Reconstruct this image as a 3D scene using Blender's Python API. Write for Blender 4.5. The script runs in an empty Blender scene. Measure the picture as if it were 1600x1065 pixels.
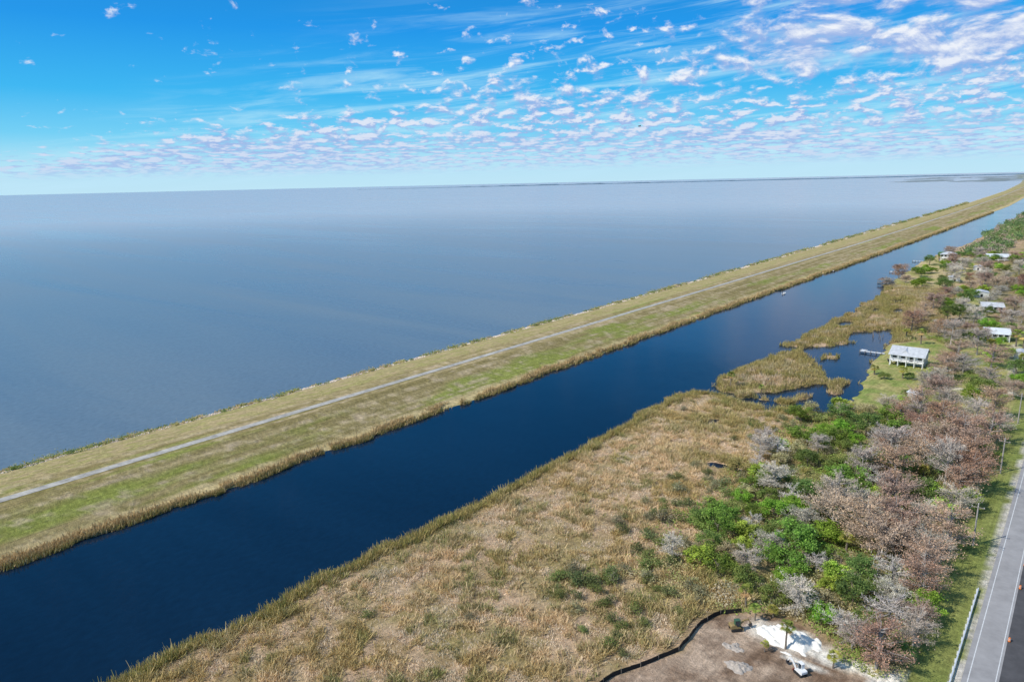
import bpy, math, random
import numpy as np
from mathutils import Matrix, Vector
sc=bpy.context.scene
col=sc.collection
rng=np.random.default_rng(7)
random.seed(7)

# ---------------------------------------------------------------- utilities
def vnoise(x,y,seed=0):
    xi=np.floor(x);yi=np.floor(y);fx=x-xi;fy=y-yi
    fx=fx*fx*(3-2*fx);fy=fy*fy*(3-2*fy)
    def h(a,b):
        s=np.sin(a*127.1+b*311.7+seed*74.7)*43758.5453
        return s-np.floor(s)
    return (h(xi,yi)*(1-fx)+h(xi+1,yi)*fx)*(1-fy)+(h(xi,yi+1)*(1-fx)+h(xi+1,yi+1)*fx)*fy
def fbm(x,y,seed=0,o=4):
    t=0;a=.5;s=0
    for i in range(o):
        t=t+a*vnoise(x*2**i,y*2**i,seed+i*3);s+=a;a*=.5
    return t/s
def sstep(a,b,x):
    t=np.clip((x-a)/(b-a),0,1);return t*t*(3-2*t)
def lerp(a,b,t):
    return a+(b-a)*t
def L(r,g,b):
    f=lambda c:(c/255/12.92) if c<=10 else ((c/255+.055)/1.055)**2.4
    return np.array([f(r),f(g),f(b)])

def mesh_np(name,V,F,cols=None,mat=None,smooth=False):
    V=np.asarray(V,dtype=np.float32);F=np.asarray(F,dtype=np.int32)
    me=bpy.data.meshes.new(name)
    me.vertices.add(len(V));me.vertices.foreach_set('co',V.ravel())
    k=F.shape[1]
    me.loops.add(F.size);me.loops.foreach_set('vertex_index',F.ravel())
    me.polygons.add(len(F));me.polygons.foreach_set('loop_start',np.arange(0,F.size,k,dtype=np.int32))
    me.update(calc_edges=True)
    if cols is not None:
        at=me.color_attributes.new('col','FLOAT_COLOR','POINT')
        c=np.ones((len(V),4),dtype=np.float32);c[:,:3]=cols
        at.data.foreach_set('color',c.ravel())
    if smooth: me.polygons.foreach_set('use_smooth',np.ones(len(F),dtype=bool))
    if mat: me.materials.append(mat)
    return me
def obj(name,me,loc=(0,0,0),rot=(0,0,0),parent=None,scale=1,**kw):
    o=bpy.data.objects.new(name,me);col.objects.link(o)
    o.location=loc;o.rotation_euler=rot
    o.scale=(scale,)*3 if not hasattr(scale,'__len__') else scale
    if parent: o.parent=parent
    for k,v in kw.items(): o[k]=v
    return o

class MB:
    def __init__(s): s.v=[];s.f=[]
    def box(s,x0,x1,y0,y1,z0,z1):
        n=len(s.v)
        s.v+=[(x0,y0,z0),(x1,y0,z0),(x1,y1,z0),(x0,y1,z0),(x0,y0,z1),(x1,y0,z1),(x1,y1,z1),(x0,y1,z1)]
        for q in ((0,3,2,1),(4,5,6,7),(0,1,5,4),(1,2,6,5),(2,3,7,6),(3,0,4,7)): s.f.append(tuple(n+i for i in q))
        return s
    def tube(s,pts,rad,k=6,cap=True):
        pts=[Vector(p) for p in pts];base=len(s.v)
        for i,p in enumerate(pts):
            d=(pts[min(i+1,len(pts)-1)]-pts[max(i-1,0)])
            if d.length<1e-6: d=Vector((0,0,1))
            d.normalize()
            a=d.cross(Vector((0,0,1)))
            if a.length<.05: a=d.cross(Vector((1,0,0)))
            a.normalize();b=d.cross(a)
            for j in range(k):
                t=2*math.pi*j/k
                s.v.append(tuple(p+(a*math.cos(t)+b*math.sin(t))*rad[i]))
        for i in range(len(pts)-1):
            for j in range(k):
                s.f.append((base+i*k+j,base+i*k+(j+1)%k,base+(i+1)*k+(j+1)%k,base+(i+1)*k+j))
        if cap:
            s.f.append(tuple(base+j for j in range(k))[::-1])
            s.f.append(tuple(base+(len(pts)-1)*k+j for j in range(k)))
        return s
    def poly(s,pts,faces):
        n=len(s.v);s.v+=list(pts)
        for q in faces: s.f.append(tuple(n+i for i in q))
        return s
    def prism(s,prof,y0,y1):
        n=len(s.v);m=len(prof)
        s.v+=[(x,y0,z) for x,z in prof]+[(x,y1,z) for x,z in prof]
        s.f.append(tuple(n+i for i in range(m)));s.f.append(tuple(n+m+i for i in range(m))[::-1])
        for i in range(m): s.f.append((n+i,n+m+i,n+m+(i+1)%m,n+(i+1)%m))
        return s
    def mesh(s,name,mat,smooth=False):
        me=bpy.data.meshes.new(name);me.from_pydata(s.v,[],s.f);me.materials.append(mat)
        if smooth:
            for p in me.polygons:p.use_smooth=True
        me.update();return me

# ---------------------------------------------------------------- materials
def newmat(name):
    m=bpy.data.materials.new(name);m.use_nodes=True
    nt=m.node_tree;b=nt.nodes['Principled BSDF'];return m,nt,b
def N(nt,t,**kw):
    n=nt.nodes.new(t)
    for k,v in kw.items(): setattr(n,k,v)
    return n
def mth(nt,op,a,b=None,c=None,clamp=False):
    n=nt.nodes.new('ShaderNodeMath');n.operation=op;n.use_clamp=clamp
    for i,x in enumerate((a,b,c)):
        if x is None: continue
        if isinstance(x,(int,float)): n.inputs[i].default_value=x
        else: nt.links.new(x,n.inputs[i])
    return n.outputs[0]
def mixc(nt,f,a,b,mode='MIX'):
    n=nt.nodes.new('ShaderNodeMix');n.data_type='RGBA';n.blend_type=mode
    for idx,x in ((0,f),(6,a),(7,b)):
        if isinstance(x,(int,float)): n.inputs[idx].default_value=x
        elif isinstance(x,(tuple,list,np.ndarray)): n.inputs[idx].default_value=tuple(float(q) for q in x[:3])+(1,)
        else: nt.links.new(x,n.inputs[idx])
    return n.outputs[2]
def mixf(nt,f,a,b):
    n=nt.nodes.new('ShaderNodeMix');nt.links.new(f,n.inputs[0]);nt.links.new(a,n.inputs[2]);nt.links.new(b,n.inputs[3]);return n.outputs[0]
def maprange(nt,v,a,b,c,d,smooth=False):
    n=nt.nodes.new('ShaderNodeMapRange')
    if smooth:n.interpolation_type='SMOOTHSTEP'
    nt.links.new(v,n.inputs[0])
    for i,x in enumerate((a,b,c,d)): n.inputs[i+1].default_value=x
    return n.outputs[0]
def noise(nt,vec,scale,detail=4,rough=.55,dist=0):
    n=nt.nodes.new('ShaderNodeTexNoise');n.inputs['Scale'].default_value=scale
    n.inputs['Detail'].default_value=detail;n.inputs['Roughness'].default_value=rough;n.inputs['Distortion'].default_value=dist
    if vec is not None: nt.links.new(vec,n.inputs['Vector'])
    return n.outputs['Fac']
def simple(name,c,rough=.7,metal=0,var=.25,scale=2.0,bump=0):
    m,nt,b=newmat(name)
    tc=N(nt,'ShaderNodeTexCoord')
    n=noise(nt,tc.outputs['Object'],scale,5,.6)
    f=maprange(nt,n,.3,.7,1-var,1+var)
    v=N(nt,'ShaderNodeHueSaturation');v.inputs['Color'].default_value=(*c,1);nt.links.new(f,v.inputs['Value'])
    nt.links.new(v.outputs[0],b.inputs['Base Color'])
    b.inputs['Roughness'].default_value=rough;b.inputs['Metallic'].default_value=metal
    if bump:
        bm=N(nt,'ShaderNodeBump');bm.inputs['Strength'].default_value=bump;bm.inputs['Distance'].default_value=.05
        nt.links.new(n,bm.inputs['Height']);nt.links.new(bm.outputs[0],b.inputs['Normal'])
    return m
def attrmat(name,rough=.85,trans=0,gain=1.0):
    m,nt,b=newmat(name)
    a=N(nt,'ShaderNodeAttribute',attribute_name='col')
    oi=N(nt,'ShaderNodeObjectInfo')
    r=maprange(nt,oi.outputs['Random'],0,1,.8*gain,1.2*gain)
    hs=N(nt,'ShaderNodeHueSaturation');nt.links.new(a.outputs['Color'],hs.inputs['Color'])
    nt.links.new(r,hs.inputs['Value'])
    nt.links.new(maprange(nt,oi.outputs['Random'],0,1,.482,.518),hs.inputs['Hue'])
    nt.links.new(hs.outputs[0],b.inputs['Base Color'])
    b.inputs['Roughness'].default_value=rough
    b.inputs['Specular IOR Level'].default_value=.12
    if trans:
        t=N(nt,'ShaderNodeBsdfTranslucent');nt.links.new(hs.outputs[0],t.inputs['Color'])
        mx=N(nt,'ShaderNodeMixShader');mx.inputs[0].default_value=trans
        nt.links.new(b.outputs[0],mx.inputs[1]);nt.links.new(t.outputs[0],mx.inputs[2])
        nt.links.new(mx.outputs[0],nt.nodes['Material Output'].inputs['Surface'])
    return m
M_leaf=attrmat('foliage',.7,.4,1.6)
M_reed=attrmat('reeds',.85,.25,1.2)
M_twig=attrmat('twigs',.9,0,1.35)
M_bark=simple('bark',(.18,.15,.12),.9,0,.3,3)
M_barkg=simple('pale_bark',(.36,.33,.30),.9,0,.3,3)
M_white=simple('white_paint',(.76,.76,.74),.5,0,.06,1)
M_wallg=simple('pale_grey_siding',(.6,.61,.61),.6,0,.08,1)
M_teal=simple('cream_siding',(.55,.5,.34),.6,0,.08,1)
M_roof=simple('metal_roof',(.50,.51,.52),.5,0,.18,.8)
M_roofw=simple('white_metal_roof',(.62,.65,.67),.5,0,.1,.8)
M_roofb=simple('brown_roof',(.14,.1,.08),.8,0,.3,2)
M_glass=simple('window_glass',(.03,.045,.06),.08,0,.2,1)
M_wood=simple('weathered_wood',(.22,.19,.16),.85,0,.3,2)
M_black=simple('black_fabric',(.012,.012,.012),.8,0,.3,2)
M_rub=simple('rubber',(.02,.02,.02),.8,0,.3,3)
M_red=simple('red_paint',(.4,.07,.05),.5,0,.1,2)
M_yel=simple('faded_yellow_paint',(.28,.2,.08),.5,0,.2,2)
M_grn=simple('dull_green_paint',(.05,.11,.06),.5,0,.15,2)
M_org=simple('orange_plastic',(.75,.2,.03),.5,0,.08,2)
M_steel=simple('galvanised_steel',(.7,.71,.72),.5,.1,.12,2)
M_dark=simple('dark_steel',(.06,.06,.065),.5,.5,.2,2)
M_sand=simple('white_sand',(.8,.77,.7),.95,0,.18,1.6,.6)
M_grav=simple('gravel',(.38,.33,.28),.95,0,.35,3,.8)

# ---------------------------------------------------------------- layout of the place (metres; +Y along the levee)
def le(Y): return np.interp(Y,[0,300,420,628,1205,1855,3280,5208,9000,30000],[-208.5,-209.5,-211,-214,-224,-238,-288,-390,-640,-2300])
def rd(Y): return np.interp(Y,[0,700,962,1542,2436,4427,6000,9000,30000],[-175.5,-175.5,-178,-189,-214,-290,-380,-590,-2250])
def cl(Y): return np.interp(Y,[0,400,737,1109,1793,2500,4427,9000,30000],[-152.5,-150.5,-147,-146,-146,-165,-230,-530,-2150])
main=[(-100,-200000),(-101,0),(-99.5,60),(-97.5,124),(-98.5,200),(-95,207),(-88,208),(-82,205),(-71,203),(-62,209),(-55,208),(-52,229),(-56,258),(-60,294),(-60,315),(-63,340),
(-66,350),(-80,333),(-75,306),(-87,290),(-95,291),(-94,340),(-92,380),(-93,453),(-98,480),(-101,540),(-105,612),(-105,693),(-97,853),(-98,1098),(-96,1442),(-92,1800),(-112,2500),(-175,4427),(-470,9000),(-2050,30000),(-2050,200000),(200000,200000),(200000,-200000)]
isl=[(-95,217),(-97,235),(-95,252),(-89,280),(-80,276),(-75,266),(-69,254),(-66,241),(-72,229),(-77,222),(-88,213)]
def sdf(P,X,Y):
    d=np.full(X.shape,1e18);inside=np.zeros(X.shape,bool);n=len(P)
    for i in range(n):
        ax,ay=P[i];bx,by=P[(i+1)%n]
        ex,ey=bx-ax,by-ay;wx,wy=X-ax,Y-ay
        t=np.clip((wx*ex+wy*ey)/(ex*ex+ey*ey),0,1)
        d=np.minimum(d,(wx-ex*t)**2+(wy-ey*t)**2)
        c=((ay>Y)!=(by>Y))
        if by!=ay: inside^=c&(X<(bx-ax)*(Y-ay)/(by-ay)+ax)
    d=np.sqrt(d);return np.where(inside,d,-d)
def land(X,Y):
    s=sdf(main,X,Y)
    s=np.maximum(s,sdf(isl,X,Y))
    for x,y,a,b in ((-62,245,3.5,6),(-70,214,4,2),(-80,213,2.5,1.6),(-66,221,1.6,2.4),(-73,282,2,3.5),(-88,286,2,3),(-60,236,1.6,3)):
        s=np.maximum(s,(1-np.hypot((X-x)/a,(Y-y)/b))*min(a,b))
    nr=sstep(205,212,Y)*sstep(700,520,Y)
    s=s+(fbm(X*.16,Y*.16,3)-.5)*4.5*sstep(0,40,60-np.abs(s))+(fbm(X*.33,Y*.16,6)-.52)*6*nr*(X<-62)
    for x,y,a,b in ((-63.5,154.5,3.8,1.5),(-79,183,1.2,3),(-87,350,4,8),(-74,400,3,9),(-80,430,3,7),(-84,395,2.5,8)):
        s=np.minimum(s,(np.hypot((X-x)/a,(Y-y)/b)-1)*min(a,b)+(fbm(X*.4,Y*.4,8)-.5)*2)
    return s
def hgt(X,Y,s=None):
    X=np.asarray(X,float);Y=np.asarray(Y,float)
    if s is None: s=land(X,Y)
    wob=(fbm(X*.0+3,Y*.09,21)-.5)*3.0*sstep(2500,800,Y)
    l=le(Y)+(fbm(X*0+9,Y*.12,25)-.5)*2.0;r=rd(Y);c=cl(Y)+wob
    tl=np.clip((X-l)/(r-8-l),0,1);tr=np.clip((c-X)/(c-(r+5)),0,1)
    z=np.minimum(5*tl**.75,5*(tr**1.05))
    z=np.where(X<l,np.maximum((X-l)*.4,-1.5),z)
    z=np.where(X>c,np.maximum((c-X)*.5,-1.5),z)
    zl=np.clip(s*.35,-1.5,.55)+np.where(s>0,(fbm(X*.12,Y*.12,5)-.4)*.5*np.clip(s*.2,0,1),0)
    z=np.maximum(z,zl)
    z=np.where(X>-12,lerp(z,.9,sstep(-12,-8.5,X)),z)
    return z
def ell(X,Y,x,y,a,b,soft=.35,seed=1):
    d=np.hypot((X-x)/a,(Y-y)/b)+(fbm(X*.45,Y*.45,seed)-.5)*1.3
    return sstep(1+soft,1-soft,d)
def inpoly(P,X,Y,soft=1.5,wob=3,off=0):
    s=sdf(P,X,Y)+(fbm(X*.2,Y*.2,31)-.5)*wob+off
    return sstep(-soft,soft,s)
def segd(X,Y,ax,ay,bx,by):
    ex,ey=bx-ax,by-ay;t=np.clip(((X-ax)*ex+(Y-ay)*ey)/(ex*ex+ey*ey),0,1)
    return np.hypot(X-ax-ex*t,Y-ay-ey*t)
def trail(X,Y):
    d=np.minimum(segd(X,Y,-72,112,-60,113.5),segd(X,Y,-60,113.5,-47,120))+(fbm(X*.5,Y*.5,33)-.5)*1.2
    return sstep(1.1,.5,d)
LAWN=[(-54,226),(-57,258),(-61,294),(-60,318),(-48,334),(-36,320),(-35,270),(-38,232),(-46,218)]
LAWN2=[(-32,216),(-35,250),(-28,268),(-10,274),(-9,216)]
LAWN3=[(-34,300),(-38,318),(-36,366),(-8,366),(-8,288),(-22,286)]
LAWN4=[(-106,500),(-108,600),(-105,680),(-70,680),(-58,560),(-66,490),(-92,484)]
LAWN5=[(-58,420),(-62,470),(-44,476),(-34,440),(-40,410)]
SITE=[(-47,50),(-46,66),(-45,73),(-41.5,80.5),(-40,84),(-40.3,92),(-38.6,96.5),(-36,99.4),(-30,102),(-24,100.5),(-20,96),(-15,94),(-9,95),(-9,50)]
def ground_col(X,Y,s):
    c1=fbm(X*.06,Y*.06,11)[:,None];c2=fbm(X*.35,Y*.35,12)[:,None];c3=fbm(X*.15,Y*.15,13)[:,None]
    soil=lerp(L(162,138,102),L(188,160,130),sstep(.35,.65,c2))
    green=lerp(L(126,120,68),L(150,138,86),c2)
    C=lerp(soil,green,sstep(.52,.72,c1)*.6)
    C=lerp(C,L(104,90,64),trail(X,Y)[:,None]*.8)
    und=lerp(L(112,110,62),L(158,142,104),sstep(.38,.68,c2))
    t=(sstep(-56,-44,X)*sstep(98,108,Y))[:,None]
    C=lerp(C,und,t*.85)
    lw=lerp(L(132,144,76),L(168,158,102),sstep(.35,.62,c3*.6+c2*.4))
    for P in (LAWN,LAWN2,LAWN3,LAWN5): C=lerp(C,lw,inpoly(P,X,Y)[:,None])
    C=lerp(C,lerp(L(188,168,124),L(152,148,90),sstep(.45,.6,c3)),inpoly(LAWN4,X,Y,3,8)[:,None])
    dirt=lerp(L(116,92,72),L(188,164,140),sstep(.3,.7,fbm(X*.5,Y*.25,14)[:,None]*.6+c3*.4))
    C=lerp(C,dirt,inpoly(SITE,X,Y,.8,2.5)[:,None])
    for e in ((-27.5,97,6.0,2.6),(-21,96,4.5,1.2),(-15.5,97,4.5,1.5),(-11.5,99,2.5,1.3),(-29,122,3.8,.9),(-34.5,121,1.8,1.0),(-24,93,3,.8)):
        C=lerp(C,L(240,233,218),ell(X,Y,*e,.4)[:,None]*.92)
    C=lerp(C,L(200,188,168),(sstep(2.1,1.4,np.abs(Y-262-(X+20)*.3))*sstep(-38,-34,X))[:,None]*.85)
    C=lerp(C,L(196,184,164),(sstep(1.6,1.0,np.abs(X+17+(Y-300)*.06))*sstep(262,266,Y)*sstep(345,340,Y))[:,None]*.8)
    C=lerp(C,lerp(L(112,126,60),L(146,146,86),c3),sstep(-13.5,-12,X)[:,None])
    C=lerp(C,L(196,188,174),(sstep(-7.2,-6.8,X+(c2[:,0]-.5)*1.0))[:,None])
    l=le(Y);r=rd(Y);c=cl(Y)
    a=np.clip((X-r)/(c-r),-2,1.2)[:,None]
    st=fbm(X*1.3,Y*.012,41)[:,None];st2=fbm(X*.28,Y*.015,42)[:,None];pt=fbm(X*.12,Y*.03,43)[:,None];pf=fbm(X*.5,Y*.4,44)[:,None]
    D=lerp(L(136,122,78),L(172,154,112),sstep(.3,.7,st*.6+pf*.4))
    gm=sstep(.5,.66,st2*.4+pt*.5+.1*np.exp(-((a-.62)/.2)**2)+.07*sstep(200,30,Y)[:,None])
    D=lerp(D,lerp(L(140,148,66),L(122,138,54),pf),gm*.75)
    D=lerp(D,L(190,168,138),sstep(.52,.7,pf*.6+st*.4)*.7)
    D=lerp(D,L(198,178,130),sstep(.78,.9,a+(pf-.5)*.15)*.85)
    D=lerp(D,L(138,136,72),sstep(.95,1.0,a+(pf-.5)*.1)*.6)
    D=lerp(D,lerp(L(180,160,120),L(150,146,84),sstep(.4,.6,pf)),(sstep(-5,-9,X-r)*.7)[:,None])
    rk=(sstep(6,4,X-l+(pf[:,0]-.5)*4)*sstep(.2,.8,X-l))[:,None]
    D=lerp(D,L(200,182,162),rk*.8)
    k=(X<c+2)
    C=np.where(k[:,None],D,C)
    C=lerp(C,L(124,136,124),(sstep(2500,9000,Y)*.8)[:,None])  # distance haze painted into the ground colour of the far land
    C=np.where((s<-.3)[:,None]&~k[:,None],L(40,45,38),C)
    return C
xs=np.concatenate([-np.geomspace(200000,3100,18),np.arange(-3000,-1500,80),np.arange(-1500,-500,40),np.arange(-500,-232,5),np.arange(-232,0,1.),np.arange(0,40,2.),np.geomspace(40,200000,26)])
ys=np.concatenate([-np.geomspace(200000,60,18),np.arange(-50,20,10),np.arange(20,240,1.),np.arange(240,480,1.6),np.arange(480,1000,4.),np.arange(1000,2500,15),np.arange(2500,9000,150),np.geomspace(9000,200000,22)])
GX,GY=np.meshgrid(xs,ys);fx,fy=GX.ravel(),GY.ravel()
S=land(fx,fy);Z=hgt(fx,fy,S)
nx,ny=len(xs),len(ys)
i=np.arange(nx*ny).reshape(ny,nx)
F=np.stack([i[:-1,:-1],i[:-1,1:],i[1:,1:],i[1:,:-1]],-1).reshape(-1,4)
m,nt,b=newmat('ground_soil_and_grass')
a=N(nt,'ShaderNodeAttribute',attribute_name='col');g=N(nt,'ShaderNodeNewGeometry')
n1=noise(nt,g.outputs['Position'],.9,6,.7);n2=noise(nt,g.outputs['Position'],5,4,.7)
mp=N(nt,'ShaderNodeMapping');nt.links.new(g.outputs['Position'],mp.inputs[0]);mp.inputs['Scale'].default_value=(2.2,.05,1)
n3=noise(nt,mp.outputs[0],1.0,3,.6)
f=mth(nt,'MULTIPLY',mth(nt,'MULTIPLY',maprange(nt,n1,.3,.7,.62,1.38),maprange(nt,n2,.3,.7,.72,1.28)),maprange(nt,n3,.3,.7,.82,1.18))
hs=N(nt,'ShaderNodeHueSaturation');nt.links.new(a.outputs['Color'],hs.inputs['Color']);nt.links.new(f,hs.inputs['Value'])
nt.links.new(hs.outputs[0],b.inputs['Base Color']);b.inputs['Roughness'].default_value=.95;b.inputs['Specular IOR Level'].default_value=.1
bm=N(nt,'ShaderNodeBump');bm.inputs['Strength'].default_value=1;bm.inputs['Distance'].default_value=.4
nt.links.new(mth(nt,'ADD',n1,mth(nt,'MULTIPLY',n2,.4)),bm.inputs['Height']);nt.links.new(bm.outputs[0],b.inputs['Normal'])
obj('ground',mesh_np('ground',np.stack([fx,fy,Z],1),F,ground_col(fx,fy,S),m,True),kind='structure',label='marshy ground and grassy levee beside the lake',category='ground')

# ---------------------------------------------------------------- water
def water(name,base,rough,bstr,tint,far=None,farm=1.0):
    m,nt,b=newmat(name)
    g=N(nt,'ShaderNodeNewGeometry')
    mp=N(nt,'ShaderNodeMapping');nt.links.new(g.outputs['Position'],mp.inputs[0])
    mp.inputs['Rotation'].default_value=(0,0,math.radians(-25));mp.inputs['Scale'].default_value=(.0018,.012,1)
    big=noise(nt,mp.outputs[0],1,5,.55,.6)
    mp2=N(nt,'ShaderNodeMapping');nt.links.new(g.outputs['Position'],mp2.inputs[0]);mp2.inputs['Scale'].default_value=(1,.6,1);mp2.inputs['Rotation'].default_value=(0,0,.5)
    w=noise(nt,mp2.outputs[0],.9,4,.6)
    w2=noise(nt,mp2.outputs[0],.12,3,.6)
    c=mixc(nt,maprange(nt,big,.35,.65,0,1,True),base,tint)
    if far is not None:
        # horizon haze painted in: water colour pales with distance
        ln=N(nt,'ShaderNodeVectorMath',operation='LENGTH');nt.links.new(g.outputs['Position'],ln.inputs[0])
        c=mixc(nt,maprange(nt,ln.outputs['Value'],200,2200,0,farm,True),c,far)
    c=mixc(nt,1,c,maprange(nt,w,.3,.7,.84,1.16),'MULTIPLY')
    nt.links.new(c,b.inputs['Base Color'])
    nt.links.new(maprange(nt,big,.35,.65,rough,rough*1.35),b.inputs['Roughness'])
    b.inputs['IOR'].default_value=1.33
    bm=N(nt,'ShaderNodeBump');bm.inputs['Strength'].default_value=bstr;bm.inputs['Distance'].default_value=.12
    nt.links.new(mth(nt,'ADD',w,mth(nt,'MULTIPLY',w2,2)),bm.inputs['Height']);nt.links.new(bm.outputs[0],b.inputs['Normal'])
    return m
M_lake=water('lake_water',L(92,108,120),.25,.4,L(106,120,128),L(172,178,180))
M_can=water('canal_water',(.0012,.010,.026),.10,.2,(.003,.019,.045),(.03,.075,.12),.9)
yy=np.concatenate([[-200000,-1000],np.arange(0,9000,300),[9000,30000,200000]])
md=rd(yy)
V=[];F=[]
for k,y in enumerate(yy): V+=[(-250000,y,0),(md[k],y,0)]
for k in range(len(yy)-1): F.append((2*k,2*k+1,2*k+3,2*k+2))
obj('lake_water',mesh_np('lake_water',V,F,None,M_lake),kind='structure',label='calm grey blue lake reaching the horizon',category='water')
V=[]
for k,y in enumerate(yy): V+=[(md[k],y,-.02),(max(-35,md[k]+150) if y<9000 else md[k]+400,y,-.02)]
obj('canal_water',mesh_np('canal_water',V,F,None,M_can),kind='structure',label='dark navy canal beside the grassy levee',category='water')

# ---------------------------------------------------------------- roads
def strip(name,xa,xb,z,mat,ys=None,fn=None,**kw):
    ys=np.arange(-200,2400,20) if ys is None else ys
    V=[];F=[]
    for k,y in enumerate(ys):
        o=0 if fn is None else float(fn(y))
        V+=[(xa+o,y,z),(xb+o,y,z)]
    for k in range(len(ys)-1): F.append((2*k,2*k+1,2*k+3,2*k+2))
    return obj(name,mesh_np(name,V,F,None,mat),**kw)
M_track=simple('pale_gravel_track',(.38,.355,.31),.9,0,.35,.5)
M_asp=simple('worn_asphalt',(.30,.288,.28),.85,0,.15,.5)
M_asp2=simple('new_asphalt',(.07,.066,.066),.8,0,.25,.5)
M_lw=simple('white_road_paint',(.6,.6,.58),.6,0,.2,3)
M_gut=simple('pale_shoulder',(.5,.48,.45),.9,0,.2,1)
ty=np.concatenate([np.arange(-200,2400,20),np.arange(2400,6000,100)])
strip('levee_track',-1.3,1.3,5.06,M_track,ty,rd,kind='structure',label='pale track along the top of the levee',category='track')
strip('road',-6.4,-2.3,.93,M_asp,kind='structure',label='grey asphalt lane with white edge line',category='road')
strip('new_road_lane',-2.3,1.9,.935,M_asp2,kind='structure',label='freshly laid dark asphalt lane',category='road')
strip('road_shoulder',1.9,3.2,.93,M_gut,kind='structure',label='pale road shoulder beside new asphalt',category='road')
strip('road_edge_line',-5.75,-5.62,.94,M_lw,kind='structure',label='white painted road edge line',category='road marking')
strip('road_center_line',-2.72,-2.6,.94,M_lw,kind='structure',label='painted line beside the new asphalt',category='road marking')

# ---------------------------------------------------------------- blades and leaves
def blades(P,h,w,colr,lean=.35):
    n=len(P);ang=rng.uniform(0,2*np.pi,n);s=np.stack([np.cos(ang),np.sin(ang),np.zeros(n)],1)*w[:,None]*.5
    la=rng.uniform(0,2*np.pi,n);lv=rng.uniform(0,lean,n)*h
    tip=P+np.stack([np.cos(la)*lv,np.sin(la)*lv,h],1)
    V=np.stack([P-s,P+s,tip+s*.35,tip-s*.35],1).reshape(-1,3)
    F=np.arange(n*4).reshape(n,4)
    C=np.repeat(colr,4,0).reshape(n,4,3).copy()
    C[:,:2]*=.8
    return V,F,C.reshape(-1,3)
def scatter(n,x0,x1,y0,y1,keep):
    X=rng.uniform(x0,x1,n);Y=rng.uniform(y0,y1,n);s=land(X,Y);k=keep(X,Y,s);k=rng.random(n)<k
    X,Y,s=X[k],Y[k],s[k];return X,Y,s,hgt(X,Y,s)
def marsh_col(X,Y,s):
    a=fbm(X*.09,Y*.09,51)[:,None];b_=fbm(X*.4,Y*.4,52)[:,None];r=rng.random((len(X),1))
    C=lerp(L(182,154,110),L(208,178,146),sstep(.38,.58,a*.6+b_*.4))
    C=lerp(C,L(150,130,92),sstep(.5,.66,fbm(X*.8,Y*.8,55)[:,None])*.7)
    gm=sstep(.5,.66,fbm(X*.07+9,Y*.07,53)*.6+.4*b_[:,0])[:,None]
    C=lerp(C,L(132,126,76),gm*.6*(r>.4))
    gg=sstep(.58,.68,fbm(X*.16+4,Y*.16,56))[:,None]
    C=lerp(C,L(110,120,62),gg*.6*(r>.3))
    e=sstep(8,1,s)[:,None]
    C=lerp(C,L(142,134,76),e*.55*(r>.3))
    C=lerp(C,L(218,198,182),(sstep(.52,.62,fbm(X*.35,Y*.35,54))[:,None])*.6*(1-e))
    return C*rng.uniform(.7,1.25,(len(X),1))
def cut(X,Y):
    return (1-inpoly(SITE,X,Y,.3,.6,1.4))*(1-inpoly(LAWN,X,Y,.5,1))*(1-inpoly(LAWN4,X,Y,.5,1)*.9)
def keepA(X,Y,s):
    east=np.where(Y<105,-36,np.interp(Y,[105,150,205],[-44,-48,-48]))
    edge=sstep(5,-7,X-east+(fbm(X*.2,Y*.2,61)-.5)*10)
    return (s>.2)*edge*cut(X,Y)*(.1+.9*sstep(.38,.56,fbm(X*.45,Y*.45,62)))*(1-trail(X,Y)*.9)
X,Y,s,z=scatter(680000,-103,-34,18,215,keepA)
flat=sstep(.6,.5,fbm(X*.35,Y*.35,54))
hh=rng.uniform(.35,1.15,len(X))*(.3+1.3*fbm(X*.25,Y*.25,63))*(1+.5*sstep(8,1,s))*(.45+.55*flat)
hh*=lerp(.6,1,sstep(3,6,np.hypot(X+62,Y-152)))
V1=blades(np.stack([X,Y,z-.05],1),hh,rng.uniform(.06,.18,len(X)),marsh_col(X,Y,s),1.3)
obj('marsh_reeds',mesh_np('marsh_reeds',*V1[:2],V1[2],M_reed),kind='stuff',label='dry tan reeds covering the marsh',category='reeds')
def keepB(X,Y,s):
    return (s>-.6)*((X<-62)|(s<7)|((Y>345)&(X<-52)))*cut(X,Y)*sstep(.28,.45,fbm(X*.3,Y*.2,58))
X,Y,s,z=scatter(170000,-108,-50,206,500,keepB)
C=marsh_col(X,Y,s);g_=sstep(.35,.6,fbm(X*.1,Y*.06,57))[:,None]
C=lerp(C,L(152,146,84)*rng.uniform(.75,1.2,(len(X),1)),.15+.4*g_)
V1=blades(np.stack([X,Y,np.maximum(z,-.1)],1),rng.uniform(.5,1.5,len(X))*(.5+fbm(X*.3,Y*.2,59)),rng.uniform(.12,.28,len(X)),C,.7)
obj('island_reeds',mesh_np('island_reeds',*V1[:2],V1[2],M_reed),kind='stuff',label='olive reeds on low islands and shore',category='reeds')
n=85000
Y=15+(rng.random(n)**1.7)*1500
c=cl(Y)+(fbm(Y*0+3,Y*.09,21)-.5)*3.0
off=rng.normal(0,1.0,n)-.5+(fbm(Y*.15,Y*0,64)-.5)*3
X=c+np.clip(off,-6,1.3)
k=fbm(Y*.25,X*.3,65)>.38
X,Y,off=X[k],Y[k],off[k];z=hgt(X,Y)
e=sstep(-1.2,.9,off)[:,None]
C=lerp(L(206,184,132),L(140,138,72),e*.8*(rng.random((len(X),1))>.3))*rng.uniform(.7,1.2,(len(X),1))
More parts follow.
